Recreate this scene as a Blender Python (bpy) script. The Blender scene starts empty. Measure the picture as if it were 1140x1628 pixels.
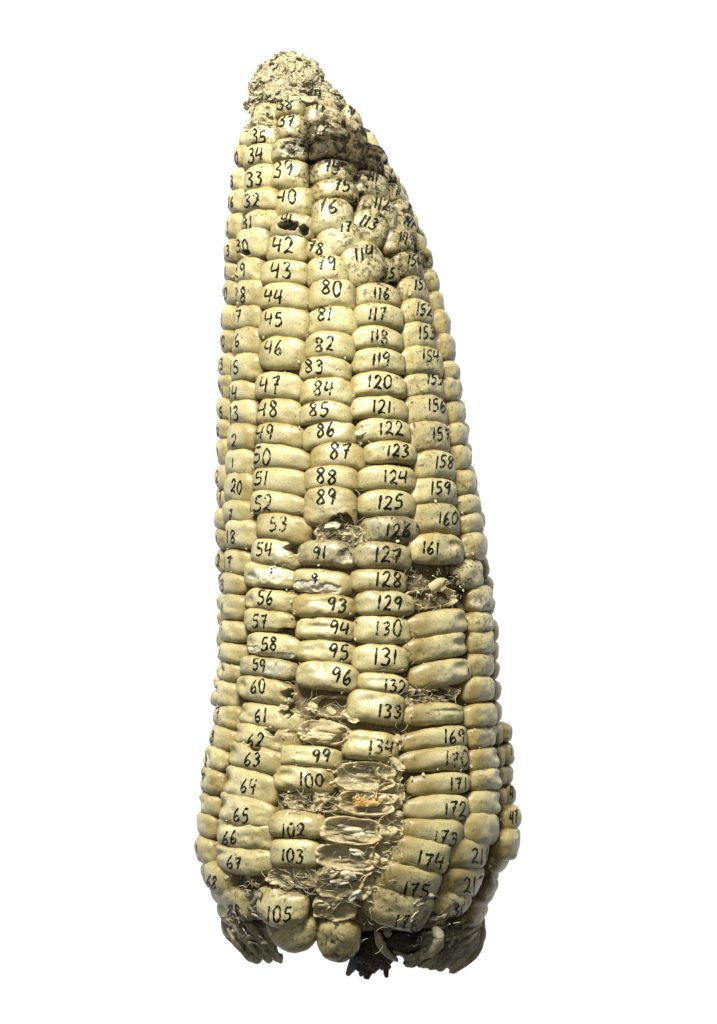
import bpy, math, random, zlib
import numpy as np
from mathutils import Vector, Matrix, noise
from mathutils.bvhtree import BVHTree

random.seed(7)
rng = np.random.default_rng(7)
scene = bpy.context.scene
C = scene.collection

# ------------------------------------------------------------------ measures
U = 0.00015            # metres per photo pixel on the reference plane
H = 6400.0             # camera height above the table (in pixels of U)
ZREF = 330.0           # height of the reference plane
CX, CY = 570.0, 814.0  # photo centre
DV = H - ZREF

# ------------------------------------------------------------------ camera
cam_d = bpy.data.cameras.new("camera")
cam = bpy.data.objects.new("camera", cam_d)
C.objects.link(cam)
cam.location = (0, 0, H * U)
cam_d.sensor_fit = 'VERTICAL'
cam_d.sensor_height = 24.0
cam_d.lens = 24.0 * DV / 1628.0
cam_d.clip_start = 0.01
cam_d.clip_end = 20
scene.camera = cam

# ------------------------------------------------------------------ light
world = bpy.data.worlds.new("World")
scene.world = world
world.use_nodes = True
bg = world.node_tree.nodes['Background']
bg.inputs[0].default_value = (1.0, 0.98, 0.93, 1)
bg.inputs[1].default_value = 0.03
scene.view_settings.view_transform = 'Standard'
scene.view_settings.look = 'None'
scene.view_settings.exposure = 0.0
scene.view_settings.gamma = 1.0


def area(name, loc, target, size, watts, col):
    d = bpy.data.lights.new(name, 'AREA')
    d.shape = 'RECTANGLE'
    d.size, d.size_y = size
    d.energy = watts
    d.color = col
    o = bpy.data.objects.new(name, d)
    C.objects.link(o)
    o.location = loc
    o.rotation_euler = (Vector(target) - Vector(loc)).to_track_quat('-Z', 'Y').to_euler()
    return o


area("key_lamp", (-0.14, 0.66, 0.54), (0, 0.02, 0.03), (0.28, 0.17), 25.0, (1.0, 0.97, 0.90))
area("fill_lamp", (-0.12, 0.10, 1.15), (0, 0, 0.03), (0.30, 0.30), 3.4, (1.0, 0.97, 0.91))

# ------------------------------------------------------------------ materials


class NT:
    def __init__(self, name):
        self.m = bpy.data.materials.new(name)
        self.m.use_nodes = True
        self.t = self.m.node_tree
        self.t.nodes.clear()
        self.out = self.n('ShaderNodeOutputMaterial')

    def n(self, typ, **kw):
        nd = self.t.nodes.new(typ)
        for k, v in kw.items():
            setattr(nd, k, v)
        return nd

    def put(self, sock, v):
        if isinstance(v, bpy.types.NodeSocket):
            self.t.links.new(v, sock)
        elif isinstance(v, (tuple, list)):
            sock.default_value = tuple(v) + ((1,) if len(v) == 3 and sock.type == 'RGBA' else ())
        else:
            sock.default_value = v

    def attr(self, name):
        return self.n('ShaderNodeAttribute', attribute_name=name).outputs['Fac']

    def math(self, op, a, b=0.0, clamp=False):
        nd = self.n('ShaderNodeMath', operation=op, use_clamp=clamp)
        self.put(nd.inputs[0], a)
        self.put(nd.inputs[1], b)
        return nd.outputs[0]

    def mix(self, f, a, b, blend='MIX'):
        nd = self.n('ShaderNodeMix', data_type='RGBA', blend_type=blend)
        self.put(nd.inputs[0], f)
        self.put(nd.inputs[6], a)
        self.put(nd.inputs[7], b)
        return nd.outputs[2]

    def pos(self):
        return self.n('ShaderNodeNewGeometry').outputs['Position']

    def noise(self, scale, detail=3.0, rough=0.55, vec=None, dist=0.0):
        nd = self.n('ShaderNodeTexNoise')
        self.put(nd.inputs['Vector'], vec if vec is not None else self.pos())
        nd.inputs['Scale'].default_value = scale
        nd.inputs['Detail'].default_value = detail
        nd.inputs['Roughness'].default_value = rough
        nd.inputs['Distortion'].default_value = dist
        return nd.outputs['Fac']

    def ramp(self, f, lo, hi):
        nd = self.n('ShaderNodeMapRange', interpolation_type='SMOOTHSTEP')
        self.put(nd.inputs[0], f)
        self.put(nd.inputs[1], lo)
        self.put(nd.inputs[2], hi)
        return nd.outputs[0]

    def rand(self):
        return self.n('ShaderNodeObjectInfo').outputs['Random']

    def bump(self, h, strength, dist):
        nd = self.n('ShaderNodeBump')
        self.put(nd.inputs['Height'], h)
        nd.inputs['Strength'].default_value = strength
        nd.inputs['Distance'].default_value = dist
        return nd.outputs[0]

    def principled(self, col, rough=0.5, spec=0.4, normal=None, sss=0.0, sss_r=0.001, trans=None):
        p = self.n('ShaderNodeBsdfPrincipled')
        self.put(p.inputs['Base Color'], col)
        self.put(p.inputs['Roughness'], rough)
        self.put(p.inputs['Specular IOR Level'], spec)
        if normal is not None:
            self.put(p.inputs['Normal'], normal)
        if sss:
            p.inputs['Subsurface Weight'].default_value = sss
            p.inputs['Subsurface Radius'].default_value = (1.0, 0.7, 0.3)
            p.inputs['Subsurface Scale'].default_value = sss_r
        sh = p.outputs[0]
        if trans:
            tr = self.n('ShaderNodeBsdfTranslucent')
            self.put(tr.inputs[0], col)
            mx = self.n('ShaderNodeMixShader')
            mx.inputs[0].default_value = trans
            self.t.links.new(sh, mx.inputs[1])
            self.t.links.new(tr.outputs[0], mx.inputs[2])
            sh = mx.outputs[0]
        self.t.links.new(sh, self.out.inputs[0])
        return self.m


def kernel_material():
    k = NT("kernel_skin")
    rnd = k.rand()
    n1 = k.noise(170, 3)
    n2 = k.noise(650, 4, 0.6)
    n3 = k.noise(2600, 3, 0.6)
    col = k.mix(k.ramp(n1, 0.36, 0.66), (0.325, 0.288, 0.132), (0.240, 0.200, 0.074))
    col = k.mix(k.math('MULTIPLY', rnd, 0.45), col, (0.365, 0.335, 0.190))
    col = k.mix(k.ramp(k.math('FRACT', k.math('MULTIPLY', rnd, 7.31)), 0.62, 1.0), col, k.mix(0.5, col, (0.22, 0.165, 0.055)))
    # floury pale crown, with a soft highlight painted into the colour
    col = k.mix(k.math('MULTIPLY', k.attr('crown'), k.math('ADD', 0.15, k.math('MULTIPLY', n1, 0.85)), True), col, (0.455, 0.425, 0.262))
    # amber lower flanks of the grain, plus seam shade put into the colour
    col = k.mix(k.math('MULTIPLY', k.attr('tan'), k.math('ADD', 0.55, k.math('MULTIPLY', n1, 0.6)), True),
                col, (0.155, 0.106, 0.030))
    col = k.mix(k.attr('white'), col, (0.50, 0.475, 0.36))
    col = k.mix(k.math('MULTIPLY', k.attr('grey'), k.ramp(n2, 0.25, 0.6)), col, (0.145, 0.13, 0.082))
    # fine grain of the skin
    col = k.mix(k.math('MULTIPLY', k.ramp(n3, 0.48, 0.68), 0.50), col, (0.145, 0.112, 0.036))
    # brown specks
    d = k.attr('dirt')
    sp = k.noise(880, 5, 0.62, dist=0.3)
    mask = k.ramp(k.math('ADD', sp, k.math('MULTIPLY', d, 0.185)), 0.645, 0.735)
    col = k.mix(k.math('MULTIPLY', mask, 0.74), col, (0.055, 0.040, 0.011))
    # mould
    mo = k.attr('mould')
    ms = k.noise(430, 7, 0.70, dist=0.3)
    stain = k.math('ADD', k.math('MULTIPLY', mo, 1.25), k.math('SUBTRACT', k.math('MULTIPLY', n2, 0.9), 0.62), True)
    col = k.mix(k.math('MULTIPLY', stain, 0.85), col, (0.075, 0.060, 0.031))
    mm = k.ramp(k.math('ADD', ms, k.math('MULTIPLY', mo, 0.30)), 0.62, 0.74)
    mcol = k.mix(k.ramp(n2, 0.42, 0.60), (0.010, 0.008, 0.005), (0.055, 0.044, 0.024))
    col = k.mix(mm, col, mcol)
    col = k.mix(k.attr('pit'), col, (0.035, 0.022, 0.010))
    h = k.math('ADD', k.math('MULTIPLY', n2, 0.6), k.math('MULTIPLY', n3, 0.35))
    nrm = k.bump(h, 0.22, 0.0008)
    rough = k.math('ADD', k.math('ADD', 0.30, k.math('MULTIPLY', n2, 0.22)), k.math('MULTIPLY', mm, 0.35))
    spec = k.math('MULTIPLY', k.math('SUBTRACT', 1.0, k.math('MAXIMUM', mm, k.attr('white'))), 0.42)
    return k.principled(col, rough, spec, nrm, 0.16, 0.0008)


def ink_material():
    k = NT("pen_ink")
    n = k.noise(1500, 4, 0.6)
    wear = k.math('ADD', n, k.math('MULTIPLY', k.rand(), 0.13))
    fac = k.ramp(wear, 0.63, 0.74)
    p = k.n('ShaderNodeBsdfPrincipled')
    k.put(p.inputs['Base Color'], (0.011, 0.010, 0.007))
    p.inputs['Roughness'].default_value = 0.45
    p.inputs['Specular IOR Level'].default_value = 0.08
    t = k.n('ShaderNodeBsdfTransparent')
    mx = k.n('ShaderNodeMixShader')
    k.put(mx.inputs[0], fac)
    k.t.links.new(p.outputs[0], mx.inputs[1])
    k.t.links.new(t.outputs[0], mx.inputs[2])
    k.t.links.new(mx.outputs[0], k.out.inputs[0])
    return k.m


def fibre_material(name, c1, c2, c3, trans=0.25, rough=0.75, scale=500, bump=0.5):
    k = NT(name)
    n = k.noise(scale, 5, 0.65, dist=0.5)
    n2 = k.noise(scale * 4, 3, 0.6)
    col = k.mix(k.ramp(n, 0.35, 0.68), c1, c2)
    col = k.mix(k.ramp(n2, 0.55, 0.72), col, c3)
    mo = k.attr('mould')
    col = k.mix(k.math('MULTIPLY', mo, k.ramp(n, 0.2, 0.6)), col, (0.035, 0.03, 0.022))
    h = k.math('ADD', n, k.math('MULTIPLY', n2, 0.5))
    return k.principled(col, rough, 0.3, k.bump(h, bump, 0.0012), trans=trans)


M_KERNEL = kernel_material()
M_INK = ink_material()
M_CHAFF = fibre_material("chaff", (0.56, 0.49, 0.29), (0.49, 0.415, 0.225), (0.40, 0.325, 0.16), 0.42, 0.36, 300, 0.25)
M_TIPCHAFF = fibre_material("tip_chaff", (0.43, 0.39, 0.255), (0.32, 0.28, 0.165), (0.18, 0.15, 0.07), 0.3, 0.8, 240)
M_CORE = fibre_material("core_pith", (0.16, 0.12, 0.055), (0.10, 0.07, 0.03), (0.06, 0.04, 0.016), 0.0, 0.85)
M_HUSK = fibre_material("dry_husk", (0.27, 0.25, 0.175), (0.19, 0.17, 0.11), (0.085, 0.072, 0.045), 0.1, 0.75, 420)
M_PALEHUSK = fibre_material("pale_husk", (0.38, 0.35, 0.25), (0.29, 0.26, 0.17), (0.16, 0.135, 0.08), 0.15)
M_ROT_SHADE = fibre_material("rotten_husk", (0.030, 0.024, 0.018), (0.055, 0.045, 0.032), (0.10, 0.085, 0.06), 0.0, 0.8)  # for the black rag, and for shade painted into the base hollow
M_SILK = fibre_material("silk_thread", (0.46, 0.425, 0.30), (0.39, 0.35, 0.22), (0.32, 0.27, 0.155), 0.3, 0.4, 300, 0.1)
M_WHITE = fibre_material("floury_flake", (0.48, 0.455, 0.34), (0.40, 0.365, 0.24), (0.35, 0.31, 0.19), 0.2, 1.0, 300, 0.1)
M_AMBER = fibre_material("amber_germ", (0.42, 0.24, 0.04), (0.37, 0.28, 0.12), (0.46, 0.38, 0.22), 0.2, 0.35)


def table_material():
    k = NT("glowing_ground")
    p = k.n('ShaderNodeBsdfPrincipled')
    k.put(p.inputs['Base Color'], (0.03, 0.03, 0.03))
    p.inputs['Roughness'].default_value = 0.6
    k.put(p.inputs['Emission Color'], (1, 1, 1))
    p.inputs['Emission Strength'].default_value = 1.0  # own glow keeps the added ground pure white
    k.t.links.new(p.outputs[0], k.out.inputs[0])
    return k.m


# ------------------------------------------------------------------ mesh helper
ORIGIN = Vector((0.0, 0.0, 0.0))


def mesh_obj(name, verts, faces, mat, parent=None, loc=(0, 0, 0), attrs=None, smooth=True):
    """verts in pixel units relative to loc (pixel units)."""
    me = bpy.data.meshes.new(name)
    v = np.asarray(verts, dtype=np.float64) * U
    me.from_pydata(v.tolist(), [], faces)
    if smooth:
        me.polygons.foreach_set('use_smooth', [True] * len(me.polygons))
    if attrs:
        for k, a in attrs.items():
            at = me.attributes.new(k, 'FLOAT', 'POINT')
            at.data.foreach_set('value', np.asarray(a, dtype=np.float32))
    me.materials.append(mat)
    me.update()
    o = bpy.data.objects.new(name, me)
    C.objects.link(o)
    o.location = Vector(loc) * U
    if parent is not None:
        o.parent = parent
    return o


# ------------------------------------------------------------------ the surface
# added glowing panel under the cob, standing in for a blank white ground
tw, th, tt = 2700.0, 3000.0, 120.0
tv = [(-tw, -th, -tt), (tw, -th, -tt), (tw, th, -tt), (-tw, th, -tt),
      (-tw, -th, 0), (tw, -th, 0), (tw, th, 0), (-tw, th, 0)]
tf = [(3, 2, 1, 0), (4, 5, 6, 7), (0, 1, 5, 4), (1, 2, 6, 5), (2, 3, 7, 6), (3, 0, 4, 7)]
table = mesh_obj("backdrop", tv, tf, table_material(), smooth=False)
table["kind"] = "structure"
table["label"] = "added glowing white surface under the maize cob"

# ------------------------------------------------------------------ cob form
OUT = [  # photo row, left edge, right edge
    (84, 440, 480), (95, 418, 500), (120, 398, 520), (150, 390, 548), (180, 385, 578), (200, 376, 592),
    (240, 364, 620), (280, 360, 641), (320, 353, 660), (360, 352, 676), (400, 351, 690),
    (450, 350, 703), (500, 347, 717), (600, 343, 738), (700, 341, 756), (800, 337, 774),
    (900, 338, 788), (1000, 338, 799), (1100, 330, 804), (1200, 315, 812), (1300, 306, 820),
    (1360, 308, 816), (1400, 314, 798), (1440, 328, 785), (1470, 345, 772), (1500, 372, 752),
    (1525, 425, 715), (1545, 500, 640)]


def zaxis(y):
    yy = min(max(y, 90), 1330)
    return 255 + (yy - 1300) * 0.105 + 20


_t = []
for y, l, r in OUT:
    z = zaxis(y)
    s = (H - z) / DV
    _t.append(((CY - y) * s, ((l + r) / 2 - CX) * s, (r - l) / 2 * s, z))
_t.sort()
TY = np.array([a[0] for a in _t])
TC = np.array([a[1] for a in _t])
TR = np.array([a[2] for a in _t])
TZ = np.array([a[3] for a in _t])


def axis(Y):
    return (float(np.interp(Y, TY, TC)), float(np.interp(Y, TY, TR)), float(np.interp(Y, TY, TZ)))


def surf(Y, th, dr=0.0):
    c, R, z = axis(Y)
    R += dr
    return Vector((c + R * math.sin(th), Y, z + R * math.cos(th)))


def frame(Y, th):
    e = 14.0
    su = surf(Y, th + 0.02) - surf(Y, th - 0.02)
    sv = surf(Y + e, th) - surf(Y - e, th)
    n = su.cross(sv).normalized()
    u = su.normalized()
    v = n.cross(u).normalized()
    return u, v, n


def unproj(px, py, z):
    s = (H - z) / DV
    return (px - CX) * s, (CY - py) * s


def to_px(p):
    s = DV / (H - p.z)
    return CX + p.x * s, CY - p.y * s


def locate(px, py, inset=0.0):
    """photo point -> (Y, theta) on the cob's surface"""
    z = 330.0
    for _ in range(8):
        X, Y = unproj(px, py, z)
        c, R, zc = axis(Y)
        e = max(-1.0, min(1.0, (X - c) / max(R, 1)))
        R -= inset * (1 - e ** 4)
        d = max(-1.0, min(1.0, (X - c) / max(R, 1)))
        z = zc + R * math.sqrt(max(0, 1 - d * d))
    return Y, math.asin(d), (X - c) / max(R, 1)


def ray(px, py):
    o = Vector((0, 0, H))
    t = Vector((px - CX, CY - py, ZREF))
    return o, (t - o).normalized()


# ------------------------------------------------------------------ the cob
cob = bpy.data.objects.new("maize_cob", None)
C.objects.link(cob)
cob["label"] = "dried cream maize cob with hand numbered kernels, mouldy tip and bare sockets near its base"
cob["category"] = "maize cob"

MOULD = [(560, 225, 100, .50), (630, 320, 85, .48), (660, 395, 65, .52), (505, 175, 66, .50), (615, 430, 50, .42), (690, 380, 50, .48), (470, 200, 40, .42),   # photo x, y, radius, strength : the black mould by the tip
    (520, 232, 36, 1.15), (560, 235, 46, 1.3), (592, 222, 38, 1.05), (575, 262, 38, 1.1), (505, 195, 34, .75),
    (600, 278, 30, .7), (622, 290, 26, .8), (640, 262, 30, .6), (478, 160, 26, .6), (500, 150, 24, .7),
    (470, 185, 18, .4), (495, 270, 26, .6), (470, 228, 30, .7), (540, 262, 40, .55), (610, 240, 30, .7),
    (590, 315, 46, .45), (620, 350, 50, .42), (650, 330, 45, .5), (655, 390, 50, .50), (600, 420, 40, .35),
    (622, 440, 34, .45), (670, 430, 40, .40), (690, 400, 36, .5), (560, 370, 38, .28), (560, 195, 50, .5),
    (540, 165, 46, .45), (575, 180, 40, .5), (640, 845, 26, .50), (610, 880, 22, .25), (625, 885, 20, .35),
    (640, 955, 14, .5), (630, 925, 20, .25), (720, 930, 30, .6), (535, 1522, 30, .55), (560, 1532, 22, .7),
    (395, 1470, 40, .35), (640, 1440, 40, .25), (735, 1465, 36, .45), (700, 1470, 40, .3), (650, 1470, 30, .3)]
DIRT = [  # speckled dust, stronger on the right upper side
    (560, 300, 90, .8), (600, 380, 90, .85), (540, 240, 80, .8), (500, 190, 70, .7), (650, 420, 70, .85),
    (660, 500, 60, .6), (670, 600, 60, .55), (690, 700, 60, .65), (720, 790, 60, .6), (750, 880, 60, .7),
    (760, 960, 55, .65), (770, 1060, 50, .5), (590, 470, 40, .55), (600, 860, 50, .6), (600, 920, 45, .6),
    (450, 190, 50, .6), (410, 200, 50, .5), (400, 260, 50, .35), (540, 490, 40, .4), (560, 600, 50, .35),
    (620, 560, 60, .35), (620, 680, 60, .35), (740, 640, 60, .5), (450, 1430, 40, .55), (520, 1480, 40, .6),
    (400, 1370, 50, .4), (640, 1430, 60, .5), (720, 1420, 50, .4), (760, 1180, 50, .4), (690, 1130, 50, .35),
    (480, 1480, 60, .4), (395, 345, 30, .55), (540, 360, 40, .5)]


def blobs(px, py, table):
    s = 0.0
    for x, y, r, a in table:
        d2 = ((px - x) ** 2 + (py - y) ** 2) / (r * r)
        if d2 < 6:
            s = max(s, a * math.exp(-d2 * 0.8)) if True else s
    return s


# cube-sphere grids -------------------------------------------------------
_grid = {}


def cube_grid(N):
    if N in _grid:
        return _grid[N]
    idx, vs, fs = {}, [], []

    def vid(i, j, k):
        key = (i, j, k)
        if key not in idx:
            idx[key] = len(vs)
            vs.append((2 * i / N - 1, 2 * j / N - 1, 2 * k / N - 1))
        return idx[key]
    for a in range(N):
        for b in range(N):
            fs.append((vid(a, b, N), vid(a + 1, b, N), vid(a + 1, b + 1, N), vid(a, b + 1, N)))
            fs.append((vid(a, 0, b), vid(a + 1, 0, b), vid(a + 1, 0, b + 1), vid(a, 0, b + 1)))
            fs.append((vid(a, N, b), vid(a, N, b + 1), vid(a + 1, N, b + 1), vid(a + 1, N, b)))
            fs.append((vid(0, a, b), vid(0, a, b + 1), vid(0, a + 1, b + 1), vid(0, a + 1, b)))
            fs.append((vid(N, a, b), vid(N, a + 1, b), vid(N, a + 1, b + 1), vid(N, a, b + 1)))
    V = np.array(vs)
    V = np.tan(V * math.pi / 4 * 0.98) / math.tan(math.pi / 4 * 0.98)
    _grid[N] = (V, fs)
    return _grid[N]


# handwriting ----------------------------------------------------------------
def _ell(n=14, x=0.5, y=0.5, a=0.42, b=0.5, s=-2.0):
    return [(x + a * math.cos(s + i * 2 * math.pi / n * 1.04), y + b * math.sin(s + i * 2 * math.pi / n * 1.04)) for i in range(n + 1)]


GLYPH = {
    '0': [_ell()],
    '1': [[(.56, 0), (.5, .5), (.46, 1)]],
    '2': [[(.08, .22), (.42, 0), (.82, .18), (.62, .58), (.06, .98)], [(.06, .98), (.5, .9), (1, 1)]],
    '3': [[(.1, .12), (.55, 0), (.82, .2), (.36, .46)], [(.36, .46), (.86, .58), (.66, .98), (.02, .94)]],
    '4': [[(.22, 0), (.0, .56), (.45, .56), (.95, .46)], [(.86, .04), (.74, .5), (.66, 1)]],
    '5': [[(.92, 0), (.28, .05)], [(.28, .05), (.2, .44), (.74, .46), (.84, .8), (.4, 1), (.02, .92)]],
    '6': [[(.72, 0), (.24, .42), (.14, .84), (.5, 1), (.86, .78), (.62, .54), (.2, .74)]],
    '7': [[(.04, .12), (.5, .08), (.94, 0)], [(.94, 0), (.62, .48), (.46, 1)], [(.3, .5), (.85, .46)]],
    '8': [[(.78, .14), (.4, .0), (.16, .24), (.6, .5), (.86, .8), (.46, 1), (.14, .8), (.46, .5), (.82, .26), (.74, .08)]],
    '9': [[(.84, .14), (.4, 0), (.1, .3), (.44, .5), (.84, .16)], [(.84, .16), (.78, .55), (.62, 1)]],
    "'": [[(.2, .1), (.7, .0)], [(.6, .3), (.45, .6)]],
    '|': [[(.5, 0), (.5, .8)]],
    'v': [[(.2, 0), (.75, .6), (.4, 1)]],
    ' ': [],
}
ADV = {'1': 0.44, "'": .8, '|': .5, ' ': .55, 'v': .8}


def catmull(pts, step=0.06):
    if len(pts) < 3:
        n = 10
        return [(pts[0][0] + (pts[1][0] - pts[0][0]) * i / n, pts[0][1] + (pts[1][1] - pts[0][1]) * i / n) for i in range(n + 1)]
    P = [pts[0]] + list(pts) + [pts[-1]]
    out = []
    for i in range(1, len(P) - 2):
        p0, p1, p2, p3 = P[i - 1], P[i], P[i + 1], P[i + 2]
        n = max(3, int(math.hypot(p2[0] - p1[0], p2[1] - p1[1]) / step))
        for q in range(n):
            t = q / n
            out.append(tuple(0.5 * (2 * p1[a] + (p2[a] - p0[a]) * t + (2 * p0[a] - 5 * p1[a] + 4 * p2[a] - p3[a]) * t * t
                                    + (3 * p1[a] - p0[a] - 3 * p2[a] + p3[a]) * t ** 3) for a in (0, 1)))
    out.append(P[-2])
    return out


def write_number(text, tx, ty, h, wsc, rot, bvh, centre, kernel, pen=1.75):
    R = random.Random(zlib.crc32(('%s %d %d' % (text, round(tx), round(ty))).encode()))
    dw = h * 0.60
    gap = h * 0.17
    widths = [dw * ADV.get(ch, 1.0) for ch in text]
    total = sum(widths) + gap * (len(text) - 1)
    x = -total / 2
    verts, faces = [], []
    slant = R.uniform(-.10, .22)
    for ch, w in zip(text, widths):
        jy = R.uniform(-.08, .08) * h
        sc = R.uniform(.9, 1.08)
        for stroke in GLYPH[ch]:
            pts = catmull([(a + R.uniform(-.05, .05), b + R.uniform(-.04, .04)) for a, b in stroke])
            run = []
            ph = R.uniform(0, 50)
            for i, (a, b) in enumerate(pts):
                gx = x + a * w - slant * (b - .5) * h * .5
                gy = (b - .5) * h * sc + jy
                gx *= wsc
                qx = tx + gx * math.cos(rot) - gy * math.sin(rot)
                qy = ty + gx * math.sin(rot) + gy * math.cos(rot)
                o, d = ray(qx, qy)
                hit, nrm, _, _ = bvh.ray_cast(o - centre, d)
                if hit is None:
                    if len(run) > 2:
                        ribbon(run, verts, faces, bvh, ph, pen)
                    run = []
                    continue
                run.append((hit, nrm))
            if len(run) > 2:
                ribbon(run, verts, faces, bvh, ph, pen)
        x += w + gap
    if verts:
        mesh_obj("number", verts, faces, M_INK, kernel)


def ribbon(run, verts, faces, bvh, ph, pen):
    n = len(run)
    prev = None
    for i, (p, nr) in enumerate(run):
        a = run[max(0, i - 1)][0]
        b = run[min(n - 1, i + 1)][0]
        t = (b - a)
        if t.length < 1e-6:
            continue
        side = nr.cross(t).normalized()
        e = i / (n - 1)
        hw = pen * (0.62 + 0.80 * (noise.noise(Vector((ph + i * .17, 0, 0))) + .5))
        if i == 0 or i == n - 1:
            hw *= .6
        row = []
        for sgn in (-1, 0, 1):
            q = p + side * hw * sgn
            loc, nn, _, _ = bvh.find_nearest(q)
            if nn.dot(nr) < 0:
                nn = nr
            row.append(len(verts))
            verts.append(loc + nn * (0.45 if sgn == 0 else 0.28))
        if prev:
            faces.append((prev[0], row[0], row[1], prev[1]))
            faces.append((prev[1], row[1], row[2], prev[2]))
        prev = row


KCOUNT = [0]


def kernel_geometry(Y, th, a, b, rot, seed, N=15, ct=None, arch=5.0, p=None, q=None, tilt=None, lift=0.0,
                    cb=52.0, taper=.22, feats=(), skew=0.0, wedge=0.0):
    R = random.Random(seed)
    G, F = cube_grid(N)
    p = p or R.uniform(3.1, 4.4)
    q = q or R.uniform(2.25, 2.8)
    ct = ct or R.uniform(16, 21)
    u, v, n = frame(Y, th)
    cr, sr = math.cos(rot), math.sin(rot)
    u, v = u * cr + v * sr, v * cr - u * sr
    tl = R.uniform(-.17, -.02) if tilt is None else tilt
    v2 = v * math.cos(tl) - n * math.sin(tl)
    n2 = n * math.cos(tl) + v * math.sin(tl)
    v, n = v2, n2
    g = G
    f = ((np.abs(g[:, 0]) ** p + np.abs(g[:, 1]) ** p) ** (q / p) + np.abs(g[:, 2]) ** q) ** (1 / q)
    g = g / f[:, None]
    up = g[:, 2] > 0
    w = np.where(up, g[:, 2] * ct, g[:, 2] * cb)
    tp = np.where(up, 1.0, 1.0 + g[:, 2] * taper)
    lu = g[:, 0] * a * tp
    lv = g[:, 1] * b * tp
    lv = lv * (1 + wedge * g[:, 0])
    lv = lv + arch * (1 - g[:, 0] ** 2) - arch * .5
    lu = lu + skew * g[:, 1] * a
    w = w - (g[:, 0] ** 2) * a * a / 420.0
    P0 = surf(Y, th) - n * ct + n * (lift + R.uniform(-2.5, 2.5))
    A = np.array([u, v, n])
    L = np.stack([lu, lv, w], 1)
    W = L @ A
    off = Vector((R.uniform(-99, 99), R.uniform(-99, 99), R.uniform(-99, 99)))
    amp = R.uniform(.9, 2.3)
    nv = np.array(n)
    gu = np.array(u)
    gvv = np.array(v)
    out = np.empty_like(W)
    for i in range(len(W)):
        s = Vector(W[i] / 21.0) + off
        d1 = noise.noise(s)
        d2 = noise.noise(s * 2.7)
        k = d1 * amp * 1.6 + d2 * amp * .55
        out[i] = W[i] + (gvv * g[i, 1] * .7 + gu * g[i, 0] * .7 + nv * g[i, 2]) * k
    return out, F, g, P0, n


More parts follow.
